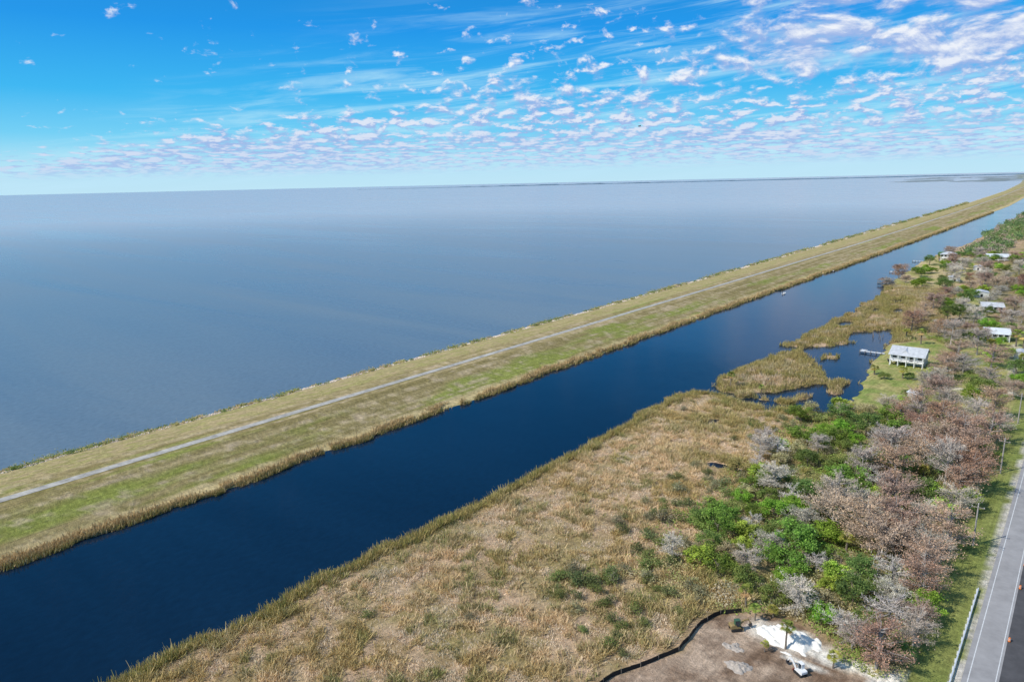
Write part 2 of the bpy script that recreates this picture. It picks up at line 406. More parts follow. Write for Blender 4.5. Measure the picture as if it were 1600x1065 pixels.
V1=blades(np.stack([X,Y,np.maximum(z,-.1)],1),rng.uniform(.3,1.3,len(X))*(.6+.8*fbm(Y*.5,X*.2,67))*(1+Y/2000),rng.uniform(.1,.24,len(X))*(1+Y/400),C,.7)
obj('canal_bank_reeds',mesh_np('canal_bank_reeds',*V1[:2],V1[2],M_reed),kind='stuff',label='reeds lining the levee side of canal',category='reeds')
n=60000;Y=rng.uniform(18,206,n);X=rng.uniform(-103,-92,n);s=land(X,Y)
k=(s>-1.0)&(s<2.5);X,Y,s=X[k],Y[k],s[k];z=hgt(X,Y,s)
C=lerp(L(182,158,108),L(132,130,70),(rng.random((len(X),1))>.5)*.8)*rng.uniform(.7,1.2,(len(X),1))
V1=blades(np.stack([X,Y,np.maximum(z,-.1)],1),rng.uniform(.6,1.6,len(X))*(.5+fbm(X*.3,Y*.4,68)),rng.uniform(.08,.2,len(X)),C,.7)
obj('shore_reeds',mesh_np('shore_reeds',*V1[:2],V1[2],M_reed),kind='stuff',label='tall green and tan reeds at water edge',category='reeds')

def leaves(P,size,colr,up=.3,aspect=1.6):
    n=len(P);nrm=rng.normal(size=(n,3));nrm[:,2]=np.abs(nrm[:,2])+up;nrm/=np.linalg.norm(nrm,axis=1)[:,None]
    t=np.cross(nrm,rng.normal(size=(n,3)));t/=np.linalg.norm(t,axis=1)[:,None];bb=np.cross(nrm,t)
    a=t*size[:,None]*.5*aspect;c=bb*size[:,None]*.5
    V=np.stack([P-a,P-c*.9,P+a,P+c],1).reshape(-1,3)
    return V,np.arange(n*4).reshape(n,4),np.repeat(colr,4,0)
PP=[];CC=[];SS=[]
yb=15+(rng.random(2600)**1.6)*1900
for y in yb:
    l=float(le(y));x=l+rng.uniform(-.3,5.5)
    w_=fbm(np.array([y*.06]),np.array([2.]),70)[0]
    if w_<.36: continue
    r=rng.uniform(.35,1.1)*(1+y/900)*(.6+1.4*(w_-.3));k=26
    p=rng.normal(size=(k,3))*[r*.6,r*.9,r*.55];p[:,2]=np.abs(p[:,2])+.1
    PP.append(p+[x,y,max(.1,float(hgt(np.array([x]),np.array([y]))[0]))]);cc=[L(118,124,70),L(156,146,98),L(104,116,62),L(164,142,110)][rng.integers(4)]
    CC.append(cc*rng.uniform(.7,1.2,(k,1)));SS.append(np.full(k,.28)*(1+y/700))
V1=leaves(np.concatenate(PP),np.concatenate(SS),np.concatenate(CC))
obj('lakeside_scrub',mesh_np('lakeside_scrub',*V1[:2],V1[2],M_leaf),kind='stuff',label='patchy scrub along the rocky lake edge',category='scrub')
n=24000;Y=15+(rng.random(n)**1.5)*1100;X=le(Y)+rng.uniform(-.4,6.2,n);k=rng.random(n)<np.exp(-((X-le(Y)-2.4)/2.2)**2)
X,Y=X[k],Y[k];z=np.maximum(hgt(X,Y),0);r=rng.uniform(.14,.4,len(X))*(1+Y/500)
oct_=np.array([(1,0,0),(0,1,0),(-1,0,0),(0,-1,0),(0,0,.8),(0,0,-.5)]);
V=(np.stack([X,Y,z],1)[:,None]+oct_[None]*r[:,None,None]*rng.uniform(.6,1.3,(len(X),6,1))).reshape(-1,3)
ft=np.array([(0,1,4),(1,2,4),(2,3,4),(3,0,4),(1,0,5),(2,1,5),(3,2,5),(0,3,5)])
F=(np.arange(len(X))[:,None,None]*6+ft[None]).reshape(-1,3)
obj('shore_rocks',mesh_np('shore_rocks',V,F,np.repeat(L(200,186,170)*rng.uniform(.5,1.1,(len(X),1)),6,0),M_twig),kind='stuff',label='pale riprap rocks along the lake shore',category='rocks')

# ---------------------------------------------------------------- trees
def tree_green(seed,H=8,R=4.2,pal=((96,126,46),(66,96,36)),nl=3400,ls=.30,low=.2):
    r=np.random.default_rng(seed);mb=MB()
    top=Vector((r.uniform(-.4,.4),r.uniform(-.4,.4),H*.55))
    tr=.045*H*.5
    mb.tube([(0,0,-.3),(0.05,0,H*.15),(top.x*.5,top.y*.5,H*.35),tuple(top)],[tr*1.3,tr,tr*.8,tr*.45],7)
    nc=30;cs=[]
    while len(cs)<nc:
        p=r.normal(size=3);p/=np.linalg.norm(p)
        if p[2]<-.6: continue
        q=r.uniform(.45,1.0);c=np.array([p[0]*R*q,p[1]*R*q,H*.56+p[2]*H*.38*q])*1.0
        c[:2]*=r.uniform(.75,1.15);cs.append(c)
    for i,c in enumerate(cs):
        if i%2==0:
            z0=H*r.uniform(low,.5);f=z0/(H*.55)
            mb.tube([(top.x*f,top.y*f,z0),(c[0]*.5,c[1]*.5,lerp(z0,c[2],.6)),tuple(c)],[tr*.5,tr*.3,tr*.1],5)
    P=[];C=[]
    A=L(*pal[0]);B=L(*pal[1])
    for c in cs:
        k=int(nl/nc*r.uniform(.6,1.3));rad=r.uniform(.16,.3)*R
        p=r.normal(size=(k,3))*.52*rad*[1.1,1.1,.75]
        P.append(c+p);base=lerp(A,B,r.random());C.append(base*r.uniform(.75,1.3,(k,1))*r.uniform(.8,1.25))
    P=np.concatenate(P);C=np.concatenate(C)
    V1=leaves(P,r.uniform(.6,1.3,len(P))*ls,C)
    return mb.mesh('trunk',M_bark),mesh_np('crown',*V1[:2],V1[2],M_leaf)
def tree_cyp(seed,H=12,R=4.2,pal=((146,112,94),(118,92,80)),leafy=.5,nb=50,nt_=62):
    r=np.random.default_rng(seed);mb=MB();tr=.26
    bend=r.uniform(-.9,.9,2)
    axis=lambda f:np.array([bend[0]*f*f,bend[1]*f*f,H*f])
    mb.tube([tuple(axis(f)-np.array([0,0,.3*(f==0)])) for f in (0,.12,.4,.7,.95)],[tr*1.7,tr,tr*.75,tr*.45,tr*.12],7)
    TP=[];TD=[];TC=[];LP=[];LC=[]
    A=L(*pal[0]);B=L(*pal[1]);sk=r.uniform(0,6.28)
    for i in range(nb):
        f=r.uniform(.24,.95);a=r.uniform(0,2*np.pi)
        ln=R*math.sin(math.pi*min(1,(f-.1)/.9)**.85)**.5*r.uniform(.6,1.15)*(1+.15*math.cos(a-sk))+.6
        up=lerp(.2,.9,f)*r.uniform(.6,1.3)
        d=np.array([math.cos(a),math.sin(a),up]);p0=axis(f*.85);p2=p0+d*ln*np.array([1,1,.6]);p1=lerp(p0,p2,.5)+[0,0,-.15*ln*.3]
        mb.tube([tuple(p0),tuple(p1),tuple(p2)],[tr*.34,tr*.22,.03],4,False)
        k=nt_;t=r.uniform(.25,1.05,k)[:,None]
        q=p0+(p2-p0)*t+r.normal(size=(k,3))*.12*ln*.6
        dd=r.normal(size=(k,3))+d*.6+[0,0,.3];dd/=np.linalg.norm(dd,axis=1)[:,None]
        TP.append(q);TD.append(dd*r.uniform(.35,.8,(k,1)));bc=lerp(A,B,r.random())
        TC.append(bc*r.uniform(.7,1.3,(k,1)))
        k2=int(k*leafy);q2=p0+(p2-p0)*r.uniform(.3,1.1,k2)[:,None]+r.normal(size=(k2,3))*.45
        LP.append(q2);LC.append(bc*[1.06,.98,.9]*r.uniform(.7,1.3,(k2,1)))
    P=np.concatenate(TP);D=np.concatenate(TD);C=np.concatenate(TC);n=len(P)
    sd=np.cross(D,r.normal(size=(n,3)));sd/=np.linalg.norm(sd,axis=1)[:,None];sd*=r.uniform(.025,.05,(n,1))
    V=np.stack([P-sd,P+sd,P+D+sd*.3,P+D-sd*.3],1).reshape(-1,3);F=np.arange(4*n).reshape(n,4);Cc=np.repeat(C,4,0)
    if leafy>0:
        P2=np.concatenate(LP);C2=np.concatenate(LC)
        V2,F2,C3=leaves(P2,r.uniform(.12,.28,len(P2)),C2)
        F=np.concatenate([F,F2+len(V)]);V=np.concatenate([V,V2]);Cc=np.concatenate([Cc,C3])
    return mb.mesh('trunk',M_barkg,),mesh_np('crown',V,F,Cc,M_twig)
def tree_palm(seed,H=4.5,pal=((130,140,66),(104,118,58))):
    r=np.random.default_rng(seed);mb=MB()
    mb.tube([(0,0,-.2),(.05,.03,H*.4),(.12,0,H)],[.24,.18,.2],8)
    V=[];F=[];C=[]
    for i in range(30):
        a=r.uniform(0,2*np.pi);el=r.uniform(-.6,1.2);d=np.array([math.cos(a)*math.cos(el),math.sin(a)*math.cos(el),math.sin(el)])
        st=np.array([.12,0,H])+d*r.uniform(.7,1.0)
        side=np.cross(d,[0,0,1.]);side/=np.linalg.norm(side);upv=np.cross(side,d)
        cc=lerp(L(*pal[0]),L(*pal[1]),r.random())*r.uniform(.7,1.2)
        if el<-.3: cc=L(168,142,96)
        n=len(V);V+=[np.array([.12,0,H])-side*.03,np.array([.12,0,H])+side*.03,st+side*.02,st-side*.02];F.append((n,n+1,n+2,n+3));C+=[cc*.8]*4
        for j in range(11):
            t=(j/10-.5)*2.3;dd=d*math.cos(t)+side*math.sin(t)
            ln=r.uniform(.8,1.05);e=st+dd*ln+np.array([0,0,-.28*ln]);mid=st+dd*ln*.5
            w=np.cross(dd,upv);w/=np.linalg.norm(w);w*=.06
            n=len(V);V+=[st,mid-w,e,mid+w];F.append((n,n+1,n+2,n+3));C+=[cc*r.uniform(.8,1.15)]*4
    return mb.mesh('trunk',M_bark),mesh_np('crown',V,F,np.array(C),M_leaf)
GREEN=[tree_green(i,H,R,p) for i,(H,R,p) in enumerate([(7,4,((130,154,60),(98,124,46))),(8,4.6,((110,132,56),(84,104,46))),(6,3.6,((146,164,70),(112,134,56))),(9,5,((104,122,64),(78,96,52))),(6.5,4.4,((124,136,72),(92,108,56)))])]
OLIVE=[tree_green(20+i,H,R,p,1900,.28) for i,(H,R,p) in enumerate([(5,3.2,((158,150,92),(130,126,76))),(6,3.4,((152,142,108),(128,122,88))),(4.5,3.6,((142,144,84),(112,118,68)))])]
CYPR=[tree_cyp(40+i,H,R,p,.8) for i,(H,R,p) in enumerate([(11,4.6,((164,136,116),(134,110,96))),(12,5,((172,148,128),(138,118,102))),(10,4.4,((154,122,102),(126,102,88))),(9.5,4.8,((162,142,126),(132,116,104)))])]
CYPG=[tree_cyp(60+i,H,R,p,.25) for i,(H,R,p) in enumerate([(11,4.4,((180,170,158),(146,138,128))),(9,4,((172,160,146),(142,132,120))),(8,4.4,((164,158,146),(130,126,116)))])]
BARE=[tree_cyp(80,7.5,3.2,((200,192,182),(160,152,144)),0,30,34)]
PALM=[tree_palm(90),tree_palm(91,3.2,((160,156,76),(122,134,66)))]
def shrub(seed,pal):
    r=np.random.default_rng(seed);mb=MB();P=[];C=[]
    for i in range(9):
        a=r.uniform(0,6.28);q=r.uniform(.2,1.3);e=np.array([math.cos(a)*q,math.sin(a)*q,r.uniform(.5,1.8)])
        mb.tube([(0,0,-.1),tuple(e*.5+[0,0,.1]),tuple(e)],[.06,.04,.015],4,False)
        k=60;P.append(e+r.normal(size=(k,3))*[.46,.46,.34]);C.append(lerp(L(*pal[0]),L(*pal[1]),r.random())*r.uniform(.6,1.3,(k,1)))
    V1=leaves(np.concatenate(P),r.uniform(.1,.24,540),np.concatenate(C))
    return mb.mesh('stem',M_bark),mesh_np('foliage',*V1[:2],V1[2],M_leaf)
SHR=[shrub(100,((108,114,72),(82,92,58))),shrub(101,((142,136,106),(112,110,82))),shrub(102,((122,130,74),(94,104,58)))]
LBL={'g':('green_tree','leafy green tree standing in the shoreline belt','tree','green broadleaf trees','trunk','crown'),
'o':('olive_tree','low olive grey tree at the marsh edge','tree','olive trees at the marsh edge','trunk','crown'),
'c':('cypress_tree','rusty brown cypress tree in winter foliage','tree','winter cypress trees','trunk','crown'),
'y':('grey_cypress_tree','grey leafless cypress tree with fine twigs','tree','grey leafless cypress trees','trunk','crown'),
'b':('bare_tree','pale bare tree with spreading thin branches','tree','bare pale trees','trunk','crown'),
'p':('palm_tree','cabbage palm with fan fronds on rough trunk','palm','cabbage palms','trunk','crown'),
's':('marsh_shrub','low scrubby bush standing among dry reeds','bush','bushes in the marsh','stem','foliage')}
KM={'g':GREEN,'o':OLIVE,'c':CYPR,'y':CYPG,'b':BARE,'p':PALM,'s':SHR}
placed=[]
def plant(k,x,y,sc_=1,lab=None,var=None):
    nm,lb,ct,gr,pn,cn=LBL[k];t,c=KM[k][rng.integers(len(KM[k])) if var is None else var]
    if k in 'cy': sc_*=1.08
    z=float(hgt(np.array([x]),np.array([y]))[0])
    e=obj(nm,None,(x,y,max(z,0)),(0,0,rng.uniform(0,6.28)),scale=(sc_*rng.uniform(.88,1.15),sc_*rng.uniform(.88,1.15),sc_*rng.uniform(.75,1.05)),label=lab or lb,category=ct,group=gr)
    e.empty_display_size=.5
    obj(pn,t,parent=e);obj(cn,c,parent=e);placed.append((x,y))
edge=lambda y:np.interp(y,[0,109,153,188,241,319,372,445,551,723,1400],[4,0,-4,-7,-11,-17,-21,-27,-35,-49,-103])
HOUSES=[(-47.5,285,8.5),(-27,349,7.5),(-89,652,11),(-58,676,13),(-37,239,4),(-62,600,9),(-68,532,9),(-20,262,4),(-46,470,9),(-76,600,8),(-36,420,8)]
def fill(x0,x1,y0,y1,sp,kinds,wts,smin,smax,thr=0,maxn=999,xm=-13):
    c=0
    for _ in range(2500):
        if c>=maxn: break
        x=rng.uniform(x0,x1);y=rng.uniform(y0,y1)
        if x>min(edge(y)+4,xm): continue
        if any((x-a)**2+(y-b)**2<sp*sp for a,b in placed): continue
        if any((x-a)**2+(y-b)**2<r*r for a,b,r in HOUSES): continue
        if fbm(np.array([x*.07]),np.array([y*.07]),99)[0]<thr: continue
        xa,ya=np.array([x]),np.array([y])
        if sdf(LAWN,xa,ya)[0]>-1 or sdf(SITE,xa,ya)[0]>-1 or land(xa,ya)[0]<1.5: continue
        if sdf(LAWN2,xa,ya)[0]>0 and rng.random()<.9: continue
        if sdf(LAWN3,xa,ya)[0]>0 and rng.random()<.82: continue
        if sdf(LAWN5,xa,ya)[0]>0 and rng.random()<.9: continue
        if sdf(LAWN4,xa,ya)[0]>0 and rng.random()<.6: continue
        if abs(y-262-(x+20)*.3)<2.5: continue
        plant(str(rng.choice(list(kinds),p=wts)),x,y,rng.uniform(smin,smax));c+=1
for k,x,y,s_ in [('c',-28,166,.95),('y',-31,176,1),('c',-22,182,1),('c',-25,150,.95),('c',-19,196,1),('c',-22,139,.9),('y',-15,158,.8),('y',-16,134,.75),('b',-19,122,.9),('b',-17,110,1),
 ('y',-20,100.5,.6),('b',-22.5,103.5,.75),('g',-14,101.5,.45),('g',-25.5,104,.55),('g',-17,103,.5),('g',-46,193,.8),('g',-50,188,.7),('g',-41,196,.85),('g',-37,204,.8),('g',-34,216,.8),('g',-47,140,.6),('g',-36,126,.7),('g',-41,124,.62),('g',-33,131,.75),('g',-27,113,.62),('g',-30,108,.6),('g',-34,115,.62),('g',-24,120,.7),('g',-20,107,.55),('g',-18,203,.7),('g',-16,212,.7),
 ('c',-44,338,1.1),('y',-40,326,1.0),('c',-34,298,.9),('y',-30,283,1.0),('c',-23,296,.9),('c',-33,270,.9),('c',-34,284,.8),('y',-36,252,.8),('c',-31,243,.85),('g',-37,294,.6),('g',-38,274,.5),('g',-24,336,.6),('g',-20,314,.9),('g',-24,306,.8),('g',-32,341,.6),('c',-20,352,.8),('c',-31,339,.6),('p',-54,262,1),('p',-45,262,1.1),('p',-16,330,1.4),('p',-19,338,1.4),('p',-26,322,1.3),('p',-14,300,1.3),('g',-50,258,.45),('g',-43,263,.5),('g',-39,234,.5),('g',-40,241,.4),('p',-57,330,1.2),('p',-50,322,1.2),
 ('p',-27.8,94.6,.8),('p',-21,94.5,.7),('p',-36.5,101,.8),('p',-34,98.5,.6),('p',-32,101,.6),('p',-30,92,.45),('p',-89,219,1),('p',-78,218,.7),('g',-90,560,1.0),('g',-94,556,.8),('g',-86,565,.9),('g',-96,563,.7)]:
    plant(k,x,y,s_)
fill(-34,-9.5,97,120,3.8,'gyboc',[.42,.22,.12,.14,.10],.5,.75,.0,18)
fill(-36,-9.5,114,224,4.5,'cygpbo',[.24,.20,.36,.06,.06,.08],.65,1.0,.2,82)
fill(-55,-28,106,152,3.9,'gobsy',[.42,.25,.09,.12,.12],.5,.8,.36,46)
fill(-60,-36,150,214,4.4,'gosby',[.42,.3,.14,.04,.10],.45,.82,.34,44)
fill(-42,-9,216,345,8.0,'cygp',[.26,.22,.36,.16],.6,1.0,.32,36)
fill(-60,-9,345,520,8.2,'cygpo',[.24,.22,.34,.10,.10],.65,1.05,.32,54)
fill(-100,-12,480,700,10.5,'cygpo',[.20,.20,.42,.10,.08],.65,1.1,.34,58)
for x,y,s_ in [(-55,101,1.2),(-54,103,1),(-57,104,1.1),(-52,105,.9),(-60,111,1.2),(-61,118,1.3),(-58,121,1.2),(-56,125,1.3),(-63,122,1),(-58,93,.9),(-55,88,.8),(-50,88,.9),(-52,84,.8),(-47,86,.7),(-62,84,.7),(-48,96,.9),(-50,112,1.1),(-53,120,1.2),(-53,150,1.3),(-49,158,1.2),(-52,166,1.3),(-48,170,1.3),(-45,176,1.2),(-90,186,.8),(-43,97,.7),(-46,78,.6),(-46,100,.9),(-44,92,.7),(-56,130,1.2),(-60,128,1.2),(-59,140,1),(-64,118,.9),(-57,110,1),(-53,97,.8),(-49,81,.7),(-54,79,.6),(-70,70,.7),(-84,60,.6)]:
    plant('s',x,y,s_)
for _ in range(150):
    x=rng.uniform(-70,-43);y=rng.uniform(78,204)
    if fbm(np.array([x*.1]),np.array([y*.1]),101)[0]>.45 and land(np.array([x]),np.array([y]))[0]>2: plant('s',x,y,rng.uniform(.45,1.1))
def keepU(X,Y,s):
    return (s>1)*sstep(-64,-50,X+(fbm(X*.2,Y*.2,66)-.5)*14)*(1-inpoly(SITE,X,Y,.5,1))*(1-inpoly(LAWN,X,Y,.5,1))*(1-inpoly(LAWN2,X,Y,.5,1)*.97)*(1-inpoly(LAWN3,X,Y,.5,1)*.97)*(X<-12.5)*sstep(.34,.48,fbm(X*.22,Y*.22,67))*(X<edge(Y)+3)
X,Y,s,z=scatter(300000,-64,-12,96,345,keepU)
fh=fbm(X*.3,Y*.3,68)
P=np.stack([X,Y,z+rng.random(len(X))**.7*3.4*np.clip(fh-.2,0.05,1)],1)
a=fbm(X*.14,Y*.14,69)[:,None];a2=fbm(X*.3+5,Y*.3,73)[:,None]
C=lerp(L(164,152,110),L(124,136,70),sstep(.36,.54,a*.6+a2*.4));C=lerp(C,L(142,160,76),(rng.random((len(X),1))>.5)*.6*sstep(.45,.62,a2));C=lerp(C,L(162,150,136),sstep(.56,.68,fbm(X*.25,Y*.25,74))[:,None]*.7);C*=rng.uniform(.65,1.25,(len(X),1))
V1=leaves(P,rng.uniform(.1,.3,len(X)),C)
obj('undergrowth',mesh_np('undergrowth',*V1[:2],V1[2],M_leaf),kind='stuff',label='tangled green and brown undergrowth below trees',category='undergrowth')
P=[];C=[];S_=[]
for _ in range(440):
    y=700+rng.random()**1.3*1500;x=rng.uniform(-96+(y<900)*10,min(-60,edge(y)+25)) 
    R_=rng.uniform(3,6);Hh=rng.uniform(5,10);k=90
    p=rng.normal(size=(k,3));p/=np.linalg.norm(p,axis=1)[:,None];p[:,2]=np.abs(p[:,2])
    P.append(p*[R_,R_,Hh*.75]*rng.uniform(.5,1.05,(k,1))+[x,y,1.5]);cc=[L(156,140,124),L(106,124,76),L(116,134,82),L(98,118,76)][rng.integers(4)]
    C.append(cc*rng.uniform(.75,1.2,(k,1)));S_.append(np.full(k,1.0))
V1=leaves(np.concatenate(P),np.concatenate(S_),np.concatenate(C))
obj('far_woods',mesh_np('far_woods',*V1[:2],V1[2],M_leaf),kind='stuff',label='distant mixed woods along the canal bank',category='woods')
n=700;t=np.linspace(0,1,n);bx=lerp(-14655,3500,t);by=lerp(11154,26500,t)
h=(6+26*fbm(t*140,t*0,71))*np.clip(t*6,.15,1)
V=np.concatenate([np.stack([bx,by,np.full(n,-1.)],1),np.stack([bx,by,h],1),np.stack([bx-300,by+300,h*.9],1),np.stack([bx-300,by+300,np.full(n,-1.)],1)])
i0=np.arange(n-1);F=np.concatenate([np.stack([i0+k*n,i0+1+k*n,i0+1+(k+1)*n,i0+(k+1)*n],1) for k in range(3)])
M_far=simple('distant_trees',(.12,.2,.27),.95,0,.3,.004)  # bluish tree colour stands in for haze over the lake
obj('far_shore_woods',mesh_np('far_shore_woods',V,F,None,M_far),kind='stuff',label='dark treeline on the opposite lake shore',category='woods')
mb=MB()
M_fm=simple('far_marsh',(.2,.24,.24),.95,0,.3,.01)
for _ in range(46):
    y=rng.uniform(6800,15000);x=float(le(y))-rng.random()**1.5*1300;a=rng.uniform(60,260);b2=rng.uniform(120,700);k=18
    pts=[(x+a*math.cos(q)*rng.uniform(.6,1.2),y+b2*math.sin(q)*rng.uniform(.6,1.2),.6+_*.01) for q in np.linspace(0,6.28,k,endpoint=False)]
    mb.poly(pts,[tuple(range(k))])
obj('far_marsh_land',mb.mesh('far_marsh_land',M_fm),kind='structure',label='low marsh islands at far end of lake',category='land')

# ---------------------------------------------------------------- houses
def stilt_house(name,x,y,w,d,lab,stilt=2.6,wallh=2.9,roofm=M_roof,wallm=M_white,rz=0,porch=2.4,ridge='x',nwin=4,rise=1.7):
    z=float(hgt(np.array([x]),np.array([y]))[0])
    e=obj(name,None,(x,y,z),(0,0,rz),label=lab,category='house')
    hw,hd=w/2,d/2
    fl=stilt
    mb=MB().box(-hw,hw,-hd,hd,fl,fl+wallh);
    if ridge=='x': mb.poly([(-hw,-hd,fl+wallh+.002),(-hw,hd,fl+wallh+.002),(-hw,0,fl+wallh+rise*.93),(hw,-hd,fl+wallh+.002),(hw,hd,fl+wallh+.002),(hw,0,fl+wallh+rise*.93)],[(0,2,1),(3,4,5)])
    obj('wall',mb.mesh('wall',wallm),parent=e)
    o=.55;zt=fl+wallh+.03;r=MB();th=.12
    yp=-hd-porch-.3
    if ridge=='x':
        r.poly([(-hw-o,yp,zt-.35),(hw+o,yp,zt-.35),(hw+o,0,zt+rise),(-hw-o,0,zt+rise),(-hw-o,hd+o,zt-.2),(hw+o,hd+o,zt-.2),
                (-hw-o,yp,zt-.35+th),(hw+o,yp,zt-.35+th),(hw+o,0,zt+rise+th),(-hw-o,0,zt+rise+th),(-hw-o,hd+o,zt-.2+th),(hw+o,hd+o,zt-.2+th)],
               [(0,3,2,1),(3,4,5,2),(6,7,8,9),(9,8,11,10),(0,1,7,6),(4,10,11,5),(0,6,9,3),(3,9,10,4),(1,2,8,7),(2,5,11,8)])
        k=int(w/1.2)
        for j in range(k+1):
            xx=-hw+j*w/k
            r.poly([(xx-.04,yp,zt-.35+th+.02),(xx+.04,yp,zt-.35+th+.02),(xx+.04,0,zt+rise+th+.05),(xx-.04,0,zt+rise+th+.05)],[(0,1,2,3)])
        r.poly([(-w*.22,-hd*.95,zt+.25),(w*.06,-hd*.95,zt+.25),(-w*.08,-hd*.95,zt+1.5),(-w*.08,.1,zt+rise+th+.0),(-w*.24,-hd*.4,zt+rise*.55),(w*.08,-hd*.4,zt+rise*.55)],[(0,1,2),(0,2,3,4),(1,5,3,2)])
    else:
        r.poly([(-hw-o,yp,zt),(hw+o,yp,zt),(hw+o,hd+o,zt),(-hw-o,hd+o,zt),(-hw*.3,0,zt+rise),(hw*.3,0,zt+rise)],[(0,1,5,4),(1,2,5),(2,3,4,5),(3,0,4),(0,3,2,1)])
    obj('roof',r.mesh('roof',roofm),parent=e)
    obj('deck',MB().box(-hw,hw,-hd-porch,-hd-.003,fl-.25,fl).mesh('deck',M_white),parent=e)
    ncol=5;cm=MB().box(-.12,.12,-.12,.12,0,fl+wallh-.5 if porch>0 else fl).mesh('column',M_white)
    sm=MB().box(-.14,.14,-.14,.14,0,fl-.003).mesh('stilt',M_white)
    for j in range(ncol):
        xx=-hw+.15+j*(w-.3)/(ncol-1)
        obj('column',cm,(xx,-hd-porch+.1-.25,0),parent=e)
        for yy_ in (-hd+.2,0,hd-.2):
            obj('stilt',sm,(xx,yy_,0),parent=e)
    rl=MB();rl.box(-hw,hw,-hd-porch-.05,-hd-porch-.003,fl+.9,fl+.98)
    for j in range(int(w/.35)): rl.box(-hw+j*.35,-hw+j*.35+.05,-hd-porch-.05,-hd-porch-.01,fl,fl+.9)
    obj('railing',rl.mesh('railing',M_white),parent=e)
    wm=MB().box(-.6,.6,-.02,.05,0,1.3).mesh('window',M_glass)
    fm=MB().box(-.7,.7,-.03,.0,-.1,-.002).box(-.7,.7,-.03,0,1.302,1.4).box(-.7,-.602,-.03,0,-.002,1.302).box(.602,.7,-.03,0,-.002,1.302).mesh('frame',M_wallg)
    for j in range(nwin):
        xx=-hw+w*(j+.5)/nwin
        if j==nwin//2:
            obj('door',MB().box(-.5,.5,-.04,.04,0,2.1).mesh('door',M_glass),(xx,-hd-.02,fl+.01),parent=e);continue
        wi=obj('window',wm,(xx,-hd-.03,fl+.9),parent=e);obj('frame',fm,(0,0,0),parent=wi)
    for j in range(2):
        wi=obj('window',wm,(-hw-.03,-hd+d*(j+.5)/2,fl+.9),(0,0,-math.pi/2),parent=e);obj('frame',fm,parent=wi)
    obj('storage_room',MB().box(hw*.0,hw*.95,-hd*.5,hd*.8,0,fl-.01).mesh('storage_room',wallm),parent=e)
    st=MB()
    for j in range(10): st.box(-hw-1.2,-hw-.1,-hd+.3*j,-hd+.3*j+.3,fl*(9-j)/10,fl*(10-j)/10)
    obj('stair',st.mesh('stair',M_wood),parent=e)
    return e
stilt_house('stilt_house',-47.5,285,11,8,'white two storey stilt house with grey metal roof',1.9,2.4,porch=1.4,rise=2.1)
stilt_house('stilt_house',-27,349,8.5,6.5,'cream house with white metal roof among trees',1.2,2.4,M_roofw,M_teal,.25,1.5,rise=1.5)
stilt_house('stilt_house',-89,652,10,9,'white raised house with hipped roof near canal',3.0,2.8,M_roof,M_white,0,1.5,'hip')
stilt_house('stilt_house',-58,676,16,8,'long white roofed house behind brown trees',.8,2.5,M_roofw,M_wallg,.2)
stilt_house('stilt_house',-36,420,9,7,'pale house with grey roof on open lawn',.8,2.5,M_roof,M_wallg,.3,1.2,rise=1.4)
def shed(x,y,w,d,h,lab,wallm,roofm,nm='shed',rz=0,z=None):
    z=float(hgt(np.array([x]),np.array([y]))[0]) if z is None else z
    e=obj(nm,None,(x,y,z),(0,0,rz),label=lab,category='shed')
    obj('wall',MB().prism([(-w/2,0),(w/2,0),(w/2,h),(0,h+.6),(-w/2,h)],-d/2,d/2).mesh('wall',wallm),parent=e)
    r=MB().prism([(-w/2-.3,h-.1),(0,h+.65),(w/2+.3,h-.1),(w/2+.3,h+.02),(0,h+.78),(-w/2-.3,h+.02)],-d/2-.3,d/2+.3)
    obj('roof',r.mesh('roof',roofm),parent=e)
    obj('door',MB().box(-.5,.5,-d/2-.04,-d/2-.003,0,2).mesh('door',M_dark),parent=e)
shed(-37,239,2.6,3.6,2.05,'small shed with white metal roof beside trees',M_wallg,M_roofw,rz=.9)
shed(-62,600,6,8,2.6,'grey outbuilding with pale roof',M_wallg,M_roofw)
shed(-76,600,7,8,2.8,'cottage with brown roof near the canal',M_wallg,M_roofb,rz=.4)
shed(-68,532,6,7,2.6,'small cottage with grey roof in clearing',M_wallg,M_roof,rz=.3)
shed(-46,470,7,9,2.8,'grey roofed cottage among brown trees',M_wallg,M_roof,rz=.2)
shed(-16,318,4,6,2.4,'small grey shed on the lawn edge',M_wallg,M_roof,rz=.1)
def shelter(x,y,w,d,lab,roofm):
    e=obj('boat_shelter',None,(x,y,0),(0,0,0),label=lab,category='boat shelter')
    r=MB().poly([(-w/2,-d/2,2.6),(w/2,-d/2,2.6),(w/2,d/2,2.6),(-w/2,d/2,2.6),(0,-d/4,4),(0,d/4,4)],[(0,1,4),(1,2,5,4),(2,3,5),(3,0,4,5),(0,3,2,1)])
    obj('roof',r.mesh('roof',roofm),parent=e)
    pm=MB().tube([(0,0,-1.5),(0,0,2.6)],[.12,.12],6).mesh('post',M_wood)
    for a in (-1,0,1):
        for b_ in (-1,1): obj('post',pm,(a*(w/2-.4),b_*(d/2-.4),0),parent=e)
    obj('deck',MB().box(-w/2,w/2,-d/2+.6,d/2-.6,.5,.62).mesh('deck',M_wood),parent=e)
shelter(-98,489,7,6,'brown roofed boat shelter on posts over water',M_roofb)
shelter(-104,500,5,5,'small dark roofed boat shelter at shore',M_roofb)
